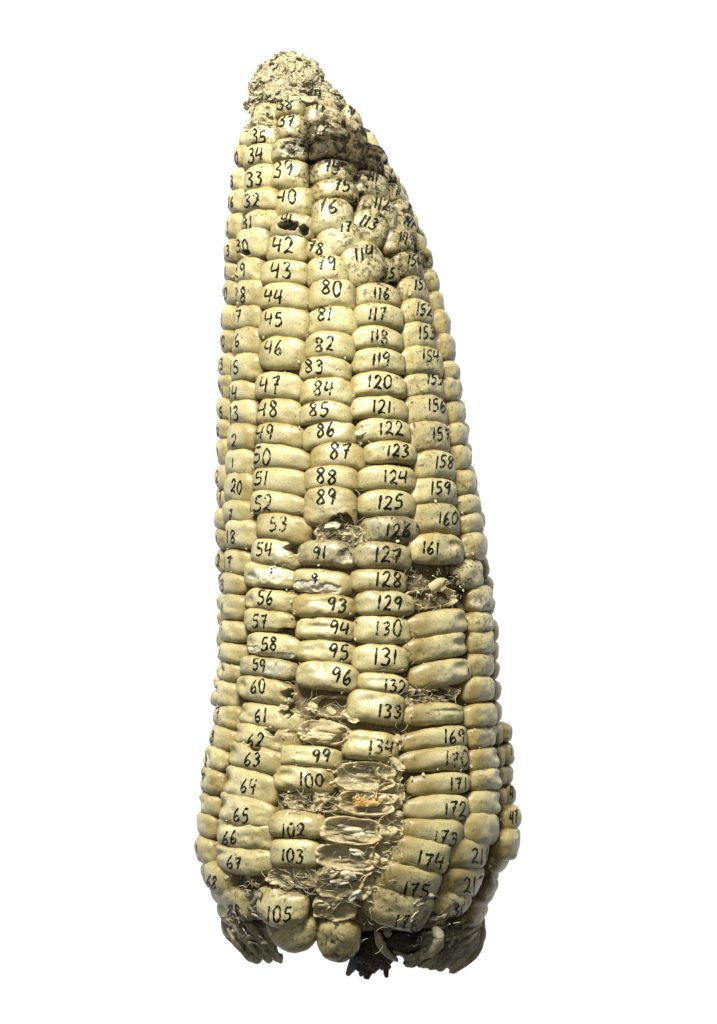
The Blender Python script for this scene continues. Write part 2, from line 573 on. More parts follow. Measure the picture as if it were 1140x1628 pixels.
def K(x0, x1, y0, y1, slope=0.0, text=None, tx=0, ty=0, h=21, tr=0.0, pits=(), dents=(), whites=(),
      mould=0.0, dirt=0.0, grey=0.0, tl=0.0, trn=0.0, tp=0.0, bt=0.25, label=None, N=None, name="kernel", **kw):
    KCOUNT[0] += 1
    seed = KCOUNT[0] * 31 + 5
    ym = (y0 + y1) / 2
    xl = float(np.interp(ym, [o[0] for o in OUT], [o[1] for o in OUT]))
    xr = float(np.interp(ym, [o[0] for o in OUT], [o[2] for o in OUT]))
    fx = ((x0 + x1) - (xl + xr)) / (xr - xl)
    if .22 < abs(fx) < .66:
        x0, x1 = (x0, x1 + 3) if fx > 0 else (x0 - 3, x1)
    if .31 < abs(fx):
        tx += (-5 if fx > 0 else 4) if abs(fx) < .66 else (0 if fx > 0 else 2)
    if abs(fx) >= .66:
        x0, x1 = (x0 + 6, x1) if fx > 0 else (x0, x1 - 6)
    z, th = 330.0, 0.0
    for _ in range(8):
        sc = (H - z) / DV
        Y = (CY - ym) * sc
        c, R, zc = axis(Y)
        Re = max(12.0, R - 12)
        X0, X1 = (x0 - CX) * sc - c, (x1 - CX) * sc - c
        th = math.asin(max(-1.0, min(1.0, (X0 + X1) / 2 / Re)))
        a = (X1 - X0) / 2 / max(.35, math.cos(th)) * 1.03
        if abs(th) > .85:
            a = max(12.0, .2 * R)
            hyp = math.hypot(Re, a)
            sg = 1 if th > 0 else -1
            inner = X0 if sg > 0 else -X1
            th = sg * (math.atan2(a, Re) + math.asin(max(-1.0, min(1.0, inner / hyp))))
        z = zc + R * math.cos(th)
    a = max(9.0, a)
    s = sc
    _, v, _ = frame(Y, th)
    b = (y1 - y0) / 2 * s * ((1.04 if ym < 900 else 1.0) + (.06 if abs(fx) > .66 else 0)) / max(.6, abs(v.y))
    rot = -math.atan(slope * max(.35, math.cos(th)))
    if ym < 330:
        kw.setdefault('ct', 25)
    if N is None:
        N = 46 if pits else (30 if (dents or whites) else 15)
    kw.setdefault('arch', 4.5 if ym < 900 else 2.0)
    kw['lift'] = kw.get('lift', 0.0) - 4.0 * abs(math.sin(th)) ** 1.3
    V, F, g, P0, n = kernel_geometry(Y, th, a, b, rot, seed, N=N, **kw)
    nn = np.array(n)
    M = len(V)
    Rr = random.Random(seed)
    at = {k: np.zeros(M) for k in ('mould', 'dirt', 'tan', 'grey', 'pit', 'white', 'crown')}
    loc = np.array(P0)
    moved = V.copy()
    base_d = Rr.uniform(0, .25)
    for i in range(M):
        pw = Vector(V[i] + loc)
        px, py = to_px(pw)
        up = g[i, 2]
        m = blobs(px, py, MOULD)
        m += mould
        if m > .12:
            m = m * (.92 if up < .8 else .80) * (1 + .45 * min(1, max(0, (.8 - up) * 1.3)))
        at['mould'][i] = min(1.35, m)
        at['dirt'][i] = min(1.0, max(blobs(px, py, DIRT), base_d) + dirt)
        gx, gy = g[i, 0], g[i, 1]
        t = 0.0
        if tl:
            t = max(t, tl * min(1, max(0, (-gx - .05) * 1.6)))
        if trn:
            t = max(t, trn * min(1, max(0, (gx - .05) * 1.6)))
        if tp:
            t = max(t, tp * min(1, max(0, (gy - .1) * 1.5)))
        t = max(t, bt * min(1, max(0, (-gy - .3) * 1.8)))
        t = max(t, min(1.0, max(0, (.66 - up) * 1.5)) * .95)  # browner towards the seams: grain's own amber and painted shade
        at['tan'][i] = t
        at['grey'][i] = grey
        at['crown'][i] = min(1, max(0, (up - .78) / .2)) * min(1, max(0, 1.25 - .55 * abs(gx) - .7 * max(0, -gy) - .25 * max(0, gy)))  # paler crown top: floury colour and painted highlight
        if up > 0:
            for (qx, qy, rx, ry, dep) in dents:
                e = ((px - qx) / rx) ** 2 + ((py - qy) / ry) ** 2
                if e < 5:
                    moved[i] -= nn * dep * math.exp(-e * 1.2)
            for (qx, qy, rx, ry, dep) in pits:
                jx = noise.noise(Vector((px * .16, py * .16, seed)))
                e = math.sqrt(((px - qx) / rx) ** 2 + ((py - qy) / ry) ** 2) + jx * .38
                f = min(1, max(0, (1.10 - e) / .22))
                f = f * f * (3 - 2 * f)
                if f > 0:
                    moved[i] -= nn * dep * f
                    at['pit'][i] = max(at['pit'][i], f)
                elif e < 1.6:
                    at['tan'][i] = max(at['tan'][i], .6 * (1.6 - e))
            for (qx, qy, rx, ry, dep) in whites:
                jx = noise.noise(Vector((px * .13, py * .13, seed + 9)))
                e = math.sqrt(((px - qx) / rx) ** 2 + ((py - qy) / ry) ** 2) + jx * .5
                f = min(1, max(0, (1.05 - e) / .2))
                if f > 0:
                    moved[i] -= nn * (dep * f + 0.8 * f * noise.noise(Vector((px * .09, py * .09, 3))))
                    at['white'][i] = max(at['white'][i], f)
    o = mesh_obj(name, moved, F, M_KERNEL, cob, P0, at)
    if label:
        o["label"] = label
    if text:
        bvh = BVHTree.FromPolygons([Vector(q) for q in moved], F)
        wsc = max(.42, min(1, max(.05, math.cos(th)) ** .7)) if abs(th) > .35 else 1.0
        write_number(text, tx, ty, h, wsc, math.radians(tr) + math.atan(slope) * .6, bvh, P0, o)
    return o


# column of 107..134
K(518, 560, 136, 166, .5, "10", 541, 149, 16, dirt=.2)
K(545, 585, 155, 195, .6, "10", 560, 172, 19, dirt=.2)
K(549, 601, 186, 229, .5, "9", 578, 205, 17, dirt=.1, arch=6)
K(552, 607, 221, 275, .55, "11", 586, 237, 20, mould=.35, arch=7)
K(565, 620, 270, 317, .4, "111", 598, 282, 17, dirt=.2, arch=7)
K(576, 632, 308, 368, .3, "112", 612, 324, 19, dirt=.2, arch=6)
K(560, 614, 328, 390, .75, "113", 592, 353, 19, tr=8, dirt=.15, p=2.5)
K(545, 613, 382, 452, -.5, "114", 584, 403, 22, tr=4, dirt=.2, p=2.6)
K(586, 640, 408, 452, .15, "115", 622, 433, 17, mould=.15, p=2.3, lift=-6)
K(568, 637, 449, 487, .05, "116", 612, 466, 19, arch=7)
K(565, 642, 484, 522, .08, "117", 605, 499, 20, arch=7)
K(560, 641, 520, 557, .06, "118", 608, 535, 20, arch=7)
K(564, 646, 555, 594, .05, "119", 611, 571, 20, arch=7)
K(559, 645, 592, 631, .06, "120", 604, 606, 21, arch=7)
K(558, 648, 629, 667, .06, "121", 607, 645, 20, arch=6)
K(567, 652, 665, 703, 0, "122", 622, 681, 21, arch=7)
K(580, 661, 702, 738, .04, "123", 638, 716, 20, arch=6, lift=2)
K(571, 660, 742, 781, .03, "124", 629, 757, 21, arch=6)
K(571, 660, 781, 823, .03, "125", 621, 798, 22, arch=5)
K(579, 667, 823, 865, .06, "126", 634, 842, 22, grey=.8, mould=.12)
K(565, 657, 864, 906, .08, "127", 617, 883, 23, grey=.6, mould=.05)
K(559, 648, 903, 942, .04, "128", 618, 921, 23, grey=.2)
K(566, 659, 940, 981, .05, "129", 620, 959, 22, grey=.25)
K(562, 654, 979, 1024, .03, "130", 618, 999, 23)
K(561, 652, 1023, 1070, .03, "131", 613, 1045, 25)
K(568, 650, 1071, 1104, .13, "132", 628, 1090, 19, dents=[(610, 1082, 26, 5, 3)])
K(553, 643, 1098, 1151, .14, "133", 620, 1129, 20, dents=[(592, 1112, 20, 8, 4)], trn=.3)
K(545, 635, 1161, 1209, .1, "134", 606, 1189, 22, dents=[(575, 1176, 20, 7, 4)], trn=.5)
# column of 70..106
K(481, 537, 138, 169, .2, "70", 504, 149, 17, dirt=.2)
K(482, 546, 161, 196, .2, "71", 512, 169, 18, dirt=.25)
K(490, 556, 190, 226, .15, "72", 516, 200, 19, mould=.12, arch=7)
K(494, 560, 221, 254, .1, "7", 515, 233, 16, mould=.22, arch=7)
K(496, 572, 250, 289, .08, "74", 528, 263, 18, arch=7)
K(498, 574, 283, 319, .1, "75", 544, 294, 18, arch=7, dirt=.1)
K(496, 562, 312, 373, .1, "76", 521, 326, 22, grey=.35, arch=5)
K(505, 578, 345, 405, -.08, "17", 550, 360, 17, p=2.5, dirt=.1)
K(483, 541, 378, 416, .45, "78", 502, 393, 18, p=2.5, lift=-7, dents=[(500, 392, 9, 6, 3)])
K(487, 556, 407, 455, -.05, "79", 519, 419, 22, arch=7)
K(490, 567, 443, 490, .04, "80", 527, 458, 23, arch=8)
K(490, 569, 486, 533, .04, "81", 516, 498, 22, arch=8)
K(484, 565, 529, 573, .05, "82", 516, 547, 23, arch=7)
K(475, 559, 569, 605, .06, "83", 499, 581, 22, arch=8)
K(476, 564, 601, 644, .04, "84", 514, 616, 23, arch=7)
K(474, 559, 640, 676, -.02, "85", 507, 652, 23, arch=8)
K(478, 568, 670, 711, -.14, "86", 518, 684, 21, arch=8)
K(492, 581, 704, 748, .0, "87", 541, 717, 24, arch=8)
K(481, 571, 742, 782, .0, "88", 519, 757, 24, arch=7)
K(482, 567, 776, 838, .04, "89", 519, 789, 23, arch=7, pits=[(543, 829, 18, 12, 30)], grey=.15,
  label="kernel 89 with an insect hole in its lower edge")
K(470, 564, 862, 904, .07, "91", 508, 878, 20, grey=.75, whites=[(549, 884, 10, 12, 6)],
  label="dull grey kernel 91 with a broken right end")
K(464, 558, 907, 947, .1, "9", 500, 921, 17, whites=[(490, 932, 23, 11, 2), (520, 936, 22, 9, 3)],
  label="kernel with its skin broken open over white flour")
K(465, 562, 946, 984, .03, "93", 536, 962, 22, tl=.2, dents=[(510, 957, 22, 6, 4)])
K(471, 562, 982, 1018, .03, "94", 540, 998, 22, dents=[(505, 996, 22, 5, 5), (488, 994, 6, 12, 3)])
K(470, 562, 1016, 1055, .05, "95", 539, 1035, 22, dents=[(510, 1032, 10, 12, 4), (492, 1032, 8, 7, 2)])
K(470, 569, 1052, 1099, .1, "96", 544, 1074, 23, dents=[(510, 1064, 9, 14, 6), (490, 1070, 10, 8, 2)])
K(447, 541, 1185, 1220, .05, "99", 511, 1202, 21, dents=[(480, 1200, 16, 6, 2)], trn=.4)
K(433, 528, 1218, 1262, .05, "100", 491, 1240, 21, dents=[(453, 1232, 14, 7, 6)], trn=.4)
K(428, 514, 1290, 1335, .01, "102", 462, 1321, 21, dents=[(475, 1292, 34, 9, 9)], tp=.4)
K(429, 507, 1335, 1384, .0, "103", 461, 1360, 20, bt=.1)
K(407, 488, 1412, 1474, .12, "105", 440, 1453, 24, tp=.6, dents=[(460, 1418, 20, 8, 6)], p=2.4, tilt=.25, arch=-5, lift=6)
K(424, 502, 1460, 1516, -.05, p=2.3, arch=-9, tilt=.15, dents=[(475, 1470, 10, 16, 5)], bt=.5, dirt=.1)
K(503, 573, 1468, 1534, .1, p=2.3, arch=-8, tilt=.15, bt=.6, dirt=.2)
# column of 37..68
K(438, 486, 149, 182, .05, "38", 453, 165, 18, dirt=.2)
K(438, 490, 178, 220, .05, "37", 455, 193, 18, dirt=.2, arch=6)
K(432, 489, 216, 254, .0, None, 0, 0, 18, whites=[(464, 237, 20, 12, 6)], mould=.2, N=40,
  label="broken kernel with a bright white flake near the tip")
K(431, 489, 250, 298, .0, "39", 450, 268, 23, arch=3)
K(437, 499, 295, 345, .02, "40", 456, 311, 22, p=4, arch=3)
K(432, 499, 338, 380, .06, "41", 456, 346, 15, grey=.55, pits=[(458, 358, 15, 8, 30), (482, 366, 8, 9, 26)],
  label="greyish kernel 41 with two insect holes")
K(423, 486, 370, 416, .05, "42", 446, 390, 25, p=3.6, arch=4)
K(416, 489, 413, 454, .06, "43", 443, 431, 25, p=3.5)
K(414, 491, 450, 492, .08, "44", 431, 470, 22, arch=6)
K(412, 490, 489, 539, .07, "45", 431, 507, 22, arch=6)
K(411, 484, 535, 589, .05, "46", 431, 552, 22, p=3)
K(403, 478, 592, 636, .06, "47", 425, 612, 26, p=3.5)
K(404, 480, 632, 676, .1, "48", 422, 651, 25)
K(402, 479, 673, 712, .1, "49", 417, 687, 23, trn=.2)
K(400, 488, 708, 748, .13, "50", 412, 725, 23, trn=.3, wedge=-.25)
K(397, 486, 745, 787, .1, "51", 411, 760, 23, trn=.3)
K(396, 484, 783, 819, .1, "52", 414, 800, 23, trn=.4, wedge=-.2)
K(404, 490, 816, 861, .18, "53", 438, 833, 23, trn=.4)
K(395, 473, 858, 901, .14, "54", 416, 874, 21, pits=[(463, 874, 12, 9, 30)], whites=[(445, 876, 9, 12, 0)],
  label="kernel 54 with an insect hole at its right end")
K(384, 464, 899, 937, .12, "'", 427, 912, 17, whites=[(430, 914, 36, 12, 1)], dents=[(400, 920, 7, 10, 6)],
  label="white kernel with its skin eaten away", wedge=-.2)
K(385, 466, 936, 972, .06, "56", 418, 950, 21, dents=[(396, 955, 7, 9, 5)])
K(384, 461, 971, 1007, .05, "57", 409, 986, 21, pits=[(455, 1003, 16, 5, 18)], wedge=-.15)
K(387, 475, 1006, 1045, .1, "58", 424, 1023, 21, whites=[(400, 1032, 13, 6, 2), (450, 1042, 16, 5, 2)], dents=[(396, 1022, 7, 10, 5)])
K(376, 460, 1046, 1079, .09, "59", 408, 1057, 18, grey=.5, whites=[(433, 1064, 20, 13, 0)],
  label="kernel 59 with a grey left half and white right half")
K(372, 458, 1077, 1119, .15, "60", 406, 1091, 20, pits=[(460, 1104, 14, 9, 34)], dents=[(384, 1090, 7, 10, 6)],
  label="kernel 60 with an insect hole at its right end")
K(371, 472, 1117, 1158, .16, "61", 410, 1138, 22, pits=[(453, 1135, 10, 8, 26)], dents=[(382, 1130, 9, 8, 7), (396, 1140, 7, 6, 3)],
  label="kernel 61 with an insect hole on its right")
K(361, 466, 1151, 1192, .16, "62", 402, 1177, 22, pits=[(429, 1163, 10, 7, 26)], dents=[(374, 1164, 9, 8, 6), (440, 1180, 8, 8, 4)], trn=.6,
  label="kernel 62 with an insect hole in its top edge")
K(352, 450, 1184, 1227, .17, "63", 397, 1208, 22, pits=[(403, 1189, 11, 6, 24)], dents=[(366, 1196, 9, 12, 8)], trn=.4,
  label="kernel 63 with an insect hole in its top edge")
K(343, 436, 1223, 1274, .2, "64", 393, 1249, 23, dents=[(356, 1239, 9, 13, 9)], trn=.3)
K(336, 432, 1265, 1313, .15, "65", 381, 1295, 23, dents=[(349, 1280, 9, 12, 9)])
K(329, 428, 1306, 1351, .03, "66", 363, 1332, 22, dents=[(338, 1314, 8, 10, 7), (370, 1312, 26, 6, 6)])
K(332, 429, 1350, 1393, .06, "67", 370, 1371, 22, dents=[(345, 1357, 10, 6, 6), (413, 1357, 7, 3, 4)], arch=-4)
K(320, 366, 1377, 1422, .3, "68", 334, 1403, 22, p=4)
K(336, 410, 1420, 1474, .1, "88", 369, 1449, 19, grey=.4, mould=.1, p=2.6)
# column of 11..36
K(398, 438, 158, 199, .05, dirt=.2)
K(392, 437, 195, 232, -.1, "35", 407, 217, 21, dirt=.15)
K(386, 434, 227, 265, -.1, "34", 402, 246, 22, dirt=.1)
K(386, 438, 260, 305, -.06, "33", 400, 284, 23, p=4)
K(382, 439, 298, 339, -.04, "32", 396, 318, 22, p=3.6)
K(381, 439, 333, 372, -.06, "31", 388, 355, 20, dirt=.1)
K(374, 430, 364, 412, -.05, "30", 382, 391, 20, pits=[(391, 402, 7, 5, 16)], label="kernel 30 with a small insect hole")
K(370, 419, 409, 451, 0, "29", 378, 430, 22, p=3.5)
K(367, 420, 445, 490, 0, "28", 378, 468, 22)
K(365, 417, 487, 525, 0, "17", 374, 504, 20)
K(364, 417, 521, 565, 0, "16", 372, 542, 20)
K(362, 417, 563, 608, 0, "15", 370, 583, 20)
K(359, 408, 607, 640, 0, "14", 368, 625, 20)
K(359, 409, 637, 679, 0, "13", 370, 658, 21)
K(360, 408, 675, 718, 0, "2", 370, 700, 21)
K(364, 404, 714, 757, 0, "|", 368, 738, 17)
K(359, 401, 753, 803, .05, "20", 374, 774, 20)
K(358, 401, 799, 832, 0, "7", 364, 817, 19)
K(357, 408, 830, 875, -.03, "18", 365, 853, 22)
K(352, 398, 874, 915, 0, "17", 360, 893, 20)
K(345, 389, 913, 948, 0, "3", 351, 930, 18)
K(344, 390, 946, 989, 0, "1", 351, 967, 18)
K(343, 390, 988, 1022, 0, "'", 350, 1002, 16)
K(340, 389, 1022, 1055, .05, "4", 345, 1038, 16)
K(339, 381, 1052, 1085, .06, "v", 352, 1066, 20, dents=[(351, 1066, 5, 9, 5)])
K(332, 377, 1083, 1122, .07, "'", 342, 1099, 15, dents=[(340, 1096, 5, 10, 4)])
K(325, 377, 1119, 1158, .07, "7", 344, 1132, 19, dents=[(337, 1124, 7, 5, 3)])
K(318, 368, 1151, 1191, .1, "8", 336, 1169, 18, dents=[(329, 1158, 7, 6, 3)])
K(316, 360, 1187, 1223, .08, "v", 325, 1203, 22, dents=[(326, 1204, 6, 12, 6)])
K(312, 352, 1220, 1263, .1, "7", 321, 1237, 17, dents=[(320, 1236, 6, 10, 6)])
K(309, 343, 1260, 1297, .1, dents=[(318, 1276, 6, 10, 5)])
K(305, 337, 1293, 1333, .06, "8", 308, 1312, 20)
K(306, 337, 1333, 1377, .05, "|", 310, 1350, 18)
K(305, 328, 1373, 1415, .1, "|", 308, 1388, 14)
K(322, 372, 1416, 1452, .15, dirt=.2, lift=-6)
K(348, 388, 1452, 1486, .2, dirt=.3, lift=-4, mould=.15)
# far left column
_ya = [204, 232, 267, 303, 340, 382, 417, 449, 487, 528, 563, 600, 636, 670, 701, 741, 779, 808, 843, 877, 912, 946, 973, 1000, 1030]
_ta = {1: ("10", 372, 252), 2: ("3", 366, 288), 3: ("16", 365, 321), 4: ("1", 360, 362), 5: ("3", 360, 398), 6: ("1", 356, 432), 7: ("10", 355, 468),
       8: ("1", 350, 507), 9: ("10", 351, 543), 10: ("3", 350, 579), 11: ("94", 348, 617), 12: ("5", 349, 655), 13: ("2", 344, 688), 14: ("|", 344, 722),
       15: ("2", 343, 757), 16: ("27", 345, 787), 18: ("11", 340, 858), 19: ("2", 345, 890), 20: ("3", 341, 927), 21: ("2", 342, 961), 22: ("|", 340, 990), 23: ("9", 340, 1015)}
_xa = [404, 396, 389, 388, 386, 385, 378, 374, 371, 369, 367, 366, 364, 364, 366, 366, 363, 362, 360, 356, 350, 350, 348, 345, 343]
for i in range(len(_ya) - 1):
    t = _ta.get(i)
    xl = float(np.interp((_ya[i] + _ya[i + 1]) / 2, [o[0] for o in OUT], [o[1] for o in OUT]))
    if t:
        K(xl - 4, _xa[i], _ya[i], _ya[i + 1] + 1, 0, t[0], t[1], t[2], 18)
    else:
        K(xl - 5, _xa[i], _ya[i], _ya[i + 1] + 1, 0)
for y0, y1 in ((1072, 1098), (1098, 1122)):
    K(328, 338, y0, y1)
# column of 146..176
K(572, 602, 168, 200, .7, dirt=.2)
K(588, 614, 196, 232, .7, "|", 600, 212, 14, dirt=.2)
K(596, 628, 226, 260, .55, "11", 611, 237, 15, dirt=.2)
K(604, 642, 257, 290, .5, "1", 624, 268, 15, dirt=.2)
K(613, 656, 287, 322, .45, "11", 634, 302, 16, dirt=.2)
K(626, 664, 316, 342, .4, "1", 650, 328, 14, dirt=.15)
K(627, 676, 335, 376, .5, "147", 652, 353, 16, dirt=.15, tr=12)
K(611, 670, 363, 405, .25, "149", 647, 378, 18, dirt=.15, arch=7)
K(628, 683, 402, 443, .2, "150", 660, 412, 18, dirt=.1, arch=6)
K(636, 695, 439, 480, .08, "151", 669, 452, 19, arch=7)
K(636, 700, 477, 517, .08, "152", 675, 491, 19, arch=7)
K(638, 704, 513, 556, .08, "153", 679, 529, 19, arch=7)
K(639, 708, 553, 596, .06, "154", 685, 565, 19, arch=7)
K(643, 714, 593, 632, .04, "155", 692, 603, 18, arch=6)
K(644, 719, 628, 677, .04, "156", 695, 643, 20, arch=7)
K(650, 721, 672, 719, .04, "157", 702, 690, 20, arch=6)
K(659, 727, 719, 763, .04, "158", 707, 735, 20, arch=6)
K(659, 731, 761, 804, .02, "159", 706, 776, 22, arch=6)
K(660, 738, 801, 852, .06, "160", 718, 824, 21, arch=6)
K(657, 740, 851, 899, .05, "161", 690, 870, 21, dents=[(722, 866, 10, 8, 5)], trn=.3, lift=4)
K(650, 751, 970, 1014, -.14, "|", 749, 988, 18, dents=[(738, 983, 11, 10, 7)], tl=.8)
K(648, 750, 1010, 1051, -.15, None, dents=[(735, 1022, 13, 8, 7)], tl=.85)
K(660, 755, 1049, 1093, -.12, "|", 750, 1068, 16, dents=[(735, 1060, 12, 9, 7)], tl=.7)
K(647, 744, 1118, 1155, 0, None, tl=.6, dents=[(715, 1130, 30, 4, 3)])
K(638, 749, 1156, 1191, -.08, "169", 728, 1171, 21, tl=.9, wedge=.15)
K(639, 752, 1187, 1229, -.05, "170", 732, 1206, 23, tl=.9, wedge=.2)
K(657, 753, 1229, 1266, -.02, "171", 734, 1246, 21, tl=.8)
K(648, 748, 1264, 1306, .03, "172", 729, 1286, 21, tl=.7, wedge=.1)
K(643, 739, 1304, 1351, .18, "173", 714, 1331, 23, tl=.6, wedge=.2)
K(626, 717, 1333, 1388, .24, "174", 690, 1368, 25, tl=.7)
K(601, 703, 1382, 1439, .25, "175", 667, 1416, 24, tl=.6)
K(583, 687, 1417, 1485, .36, "176", 652, 1467, 22, tl=.5, dirt=.1)
# column of 180..213
K(645, 668, 290, 326, .6, dirt=.2)
K(664, 684, 326, 362, .6, dirt=.1, mould=.1)
K(676, 696, 362, 400, .5, dirt=.1)
K(678, 704, 396, 432, .3)
K(683, 711, 428, 468, .2)
K(692, 718, 464, 500, .15, "|", 709, 478, 15)
K(696, 726, 495, 536, .12, "11", 718, 513, 19)
K(701, 733, 533, 575, .1, "11", 727, 547, 19)
K(704, 739, 574, 603, .08, "1", 731, 585, 16)
K(707, 745, 601, 639, .05, "|", 741, 616, 17)
K(714, 752, 637, 676, .05, "|", 748, 652, 17)
K(717, 757, 674, 710, .05, "1", 749, 689, 19)
K(722, 763, 707, 750, .05, "19", 755, 722, 20)
K(725, 770, 748, 787, .05, "19", 762, 762, 19)
K(731, 777, 786, 818, .03, "19", 771, 801, 20)
K(737, 782, 817, 851, .03, "1", 772, 829, 18)
K(738, 787, 850, 892, .0, "1", 778, 864, 18)
K(723, 791, 889, 936, -.05, "11", 783, 907, 18)
K(748, 797, 930, 972, -.05, "1", 792, 947, 16, dents=[(763, 957, 14, 12, 3)], whites=[(763, 957, 13, 10, 0)])
K(748, 800, 971, 1007, -.03, "'", 790, 984, 18, dents=[(791, 984, 6, 7, 5)])
K(748, 800, 1005, 1043, -.04, "'", 792, 1020, 18, dents=[(792, 1018, 7, 7, 5)])
K(745, 804, 1041, 1080, -.08, "1", 794, 1062, 14, dents=[(793, 1053, 6, 7, 6)])
K(737, 806, 1078, 1118, -.06, None, dents=[(797, 1090, 6, 10, 5)], tl=.5)
K(741, 810, 1118, 1156, 0, None, dents=[(803, 1133, 6, 12, 5)], tl=.3)
K(746, 804, 1155, 1192, .02, None, dents=[(795, 1172, 7, 10, 4)], tl=.3)
K(750, 806, 1189, 1226, 0, "'", 794, 1205, 14, dents=[(793, 1200, 7, 9, 7)], tl=.3)
K(751, 808, 1223, 1259, .02, None, dents=[(797, 1233, 8, 8, 6)], tl=.3)
K(746, 809, 1258, 1298, .04, "1", 797, 1274, 16, dents=[(796, 1273, 7, 9, 5)], tl=.3)
K(736, 802, 1294, 1345, .1, None, tl=.3)
K(714, 789, 1337, 1386, .06, "211", 763, 1361, 25, tl=.3)
K(703, 778, 1386, 1437, .12, "212", 754, 1407, 26, tl=.2)
K(688, 749, 1424, 1465, .15, "31", 728, 1449, 19, dirt=.2)
K(736, 778, 1444, 1484, .15, None, bt=.8, tp=.8, tl=.7, trn=.7, dirt=.2)
# far right column, standing out past its neighbours
K(799, 815, 1150, 1178, 0, None, trn=.3, dirt=.3, lift=12)
K(799, 819, 1180, 1215, 0, "|", 813, 1196, 16, dirt=.3, lift=12)
K(804, 824, 1214, 1248, 0, "'", 817, 1229, 17, lift=12)
K(806, 829, 1246, 1281, 0, "40", 817, 1261, 20, lift=12)
K(799, 830, 1282, 1319, 0, "47", 817, 1299, 20, lift=12)
K(788, 830, 1318, 1367, 0, None, p=4, lift=12)
K(782, 803, 1364, 1396, .1, None, bt=.8, tl=.5, dirt=.3)
K(772, 797, 1400, 1450, .1, None, grey=.6)

# kernels of the far side, one joined mass
bv, bf, bat = [], [], {k: [] for k in ('mould', 'dirt', 'tan', 'grey', 'pit', 'white', 'crown')}
sd = 9000
for j, thd in enumerate(list(range(97, 265, 21))):
    Yb = unproj(0, 1440, 280)[1]
    Yend = unproj(0, 200, 150)[1]
    Yb += (j % 2) * 18
    while Yb < Yend:
        c, R, z = axis(Yb)
        hh = random.uniform(17, 21)
        V, F, g, P0, n = kernel_geometry(Yb, math.radians(thd), R * .19, hh, 0, sd, N=6, lift=-7)
        sd += 1
        base = len(bv)
        bv.extend((V + np.array(P0)).tolist())
        bf.extend([tuple(i + base for i in f) for f in F])
        bat['dirt'].extend([.2] * len(V))
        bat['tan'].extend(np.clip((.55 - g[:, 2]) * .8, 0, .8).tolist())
        for k in ('mould', 'grey', 'pit', 'white', 'crown'):
            bat[k].extend([0.0] * len(V))
        Yb += hh * 1.86
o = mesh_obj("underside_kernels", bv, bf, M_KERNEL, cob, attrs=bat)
o["kind"] = "stuff"

# ------------------------------------------------------------------ woody core
cv, cf, cm = [], [], []
NY, NT_ = 150, 96
ylo, yhi = unproj(0, 1462, 300)[1], unproj(0, 100, 150)[1]
for i in range(NY + 1):
    Y = ylo + (yhi - ylo) * i / NY
    c, R, z = axis(Y)
    depth = 30 if R > 90 else 14 + 16 * max(0, (R - 40)) / 50
    for j in range(NT_):
        t = 2 * math.pi * j / NT_
        p = Vector((c + math.sin(t) * R, Y, z + math.cos(t) * R)) * .05
        d = noise.noise(p) * 6 + noise.noise(p * 3.1) * 4
        cv.append(Vector((c + math.sin(t) * (R - depth + d), Y, z + math.cos(t) * (R - depth + d))))
        cm.append(0.3)
for i in range(NY):
    for j in range(NT_):
        k = (j + 1) % NT_
        cf.append((i * NT_ + j, i * NT_ + k, (i + 1) * NT_ + k, (i + 1) * NT_ + j))
for r, Y in ((0, ylo - 12), (NY, yhi + 8)):
    c, R, z = axis(Y)
    cv.append(Vector((c, Y, z)))
    cm.append(1.0)  # core ends stained dark, the hollow's shade included in the colour
    for j in range(NT_):
        k = (j + 1) % NT_
        cf.append((r * NT_ + j, r * NT_ + k, len(cv) - 1) if r else (r * NT_ + k, r * NT_ + j, len(cv) - 1))
mesh_obj("cob_core", cv, cf, M_CORE, cob, attrs={'mould': cm})


# ------------------------------------------------------------------ chaff, cups, flakes
def flake_geo(P, u, v, n, L, Wd, curl, seed, nu=9, nv=6, rough=1.0):
    """a curled papery scale: a small grid of faces with a torn edge"""
    R = random.Random(seed)
    vs, fs = [], []
    ox = R.uniform(0, 100)
    for i in range(nu + 1):
        s = i / nu - .5
        for j in range(nv + 1):
            t = j / nv - .5
            wd = Wd * math.sqrt(1.03 - (2 * s) ** 2 * (1 if s > 0 else .6))
            q = noise.noise(Vector((ox + s * 3, t * 3, 0)))
            q2 = noise.noise(Vector((ox + 9 + s * 5, t * 5, 2)))
            x = s * L * (1 + .25 * q2 * rough)
            y = t * wd * (1 + .4 * q * rough)
            zz = -curl * (s * s * L * 1.6) - (curl + .35) * t * t * wd * 2.0 + q * rough * Wd * .45 + q2 * rough * Wd * .25
            vs.append(P + u * x + v * y + n * zz)
    for i in range(nu):
        for j in range(nv):
            a = i * (nv + 1) + j
            fs.append((a, a + nv + 1, a + nv + 2, a + 1))
    return vs, fs


def local(px, py, dr=0.0):
    Y, th, _ = locate(px, py)
    u, v, n = frame(Y, th)
    return surf(Y, th, dr), u, v, n


def flakes(name, mat, items, kind=None, parent=None):
    vs, fs = [], []
    for k, (px, py, dr, L, W, ang, tiltu, tiltv, curl, rg) in enumerate(items):
        P, u, v, n = local(px, py, dr)
        ca, sa = math.cos(ang), math.sin(ang)
        u, v = u * ca + v * sa, v * ca - u * sa
        q = Matrix.Rotation(tiltu, 3, u) @ Matrix.Rotation(tiltv, 3, v)
        a, b = flake_geo(P, q @ u, q @ v, q @ n, L, W, curl, hash((round(px), round(py), k)) & 0xffff, rough=rg)
        o = len(vs)
        vs.extend(a)
        fs.extend([tuple(i + o for i in f) for f in b])
    ob = mesh_obj(name, vs, fs, mat, parent or cob)
    if kind:
        ob["kind"] = kind
    return ob


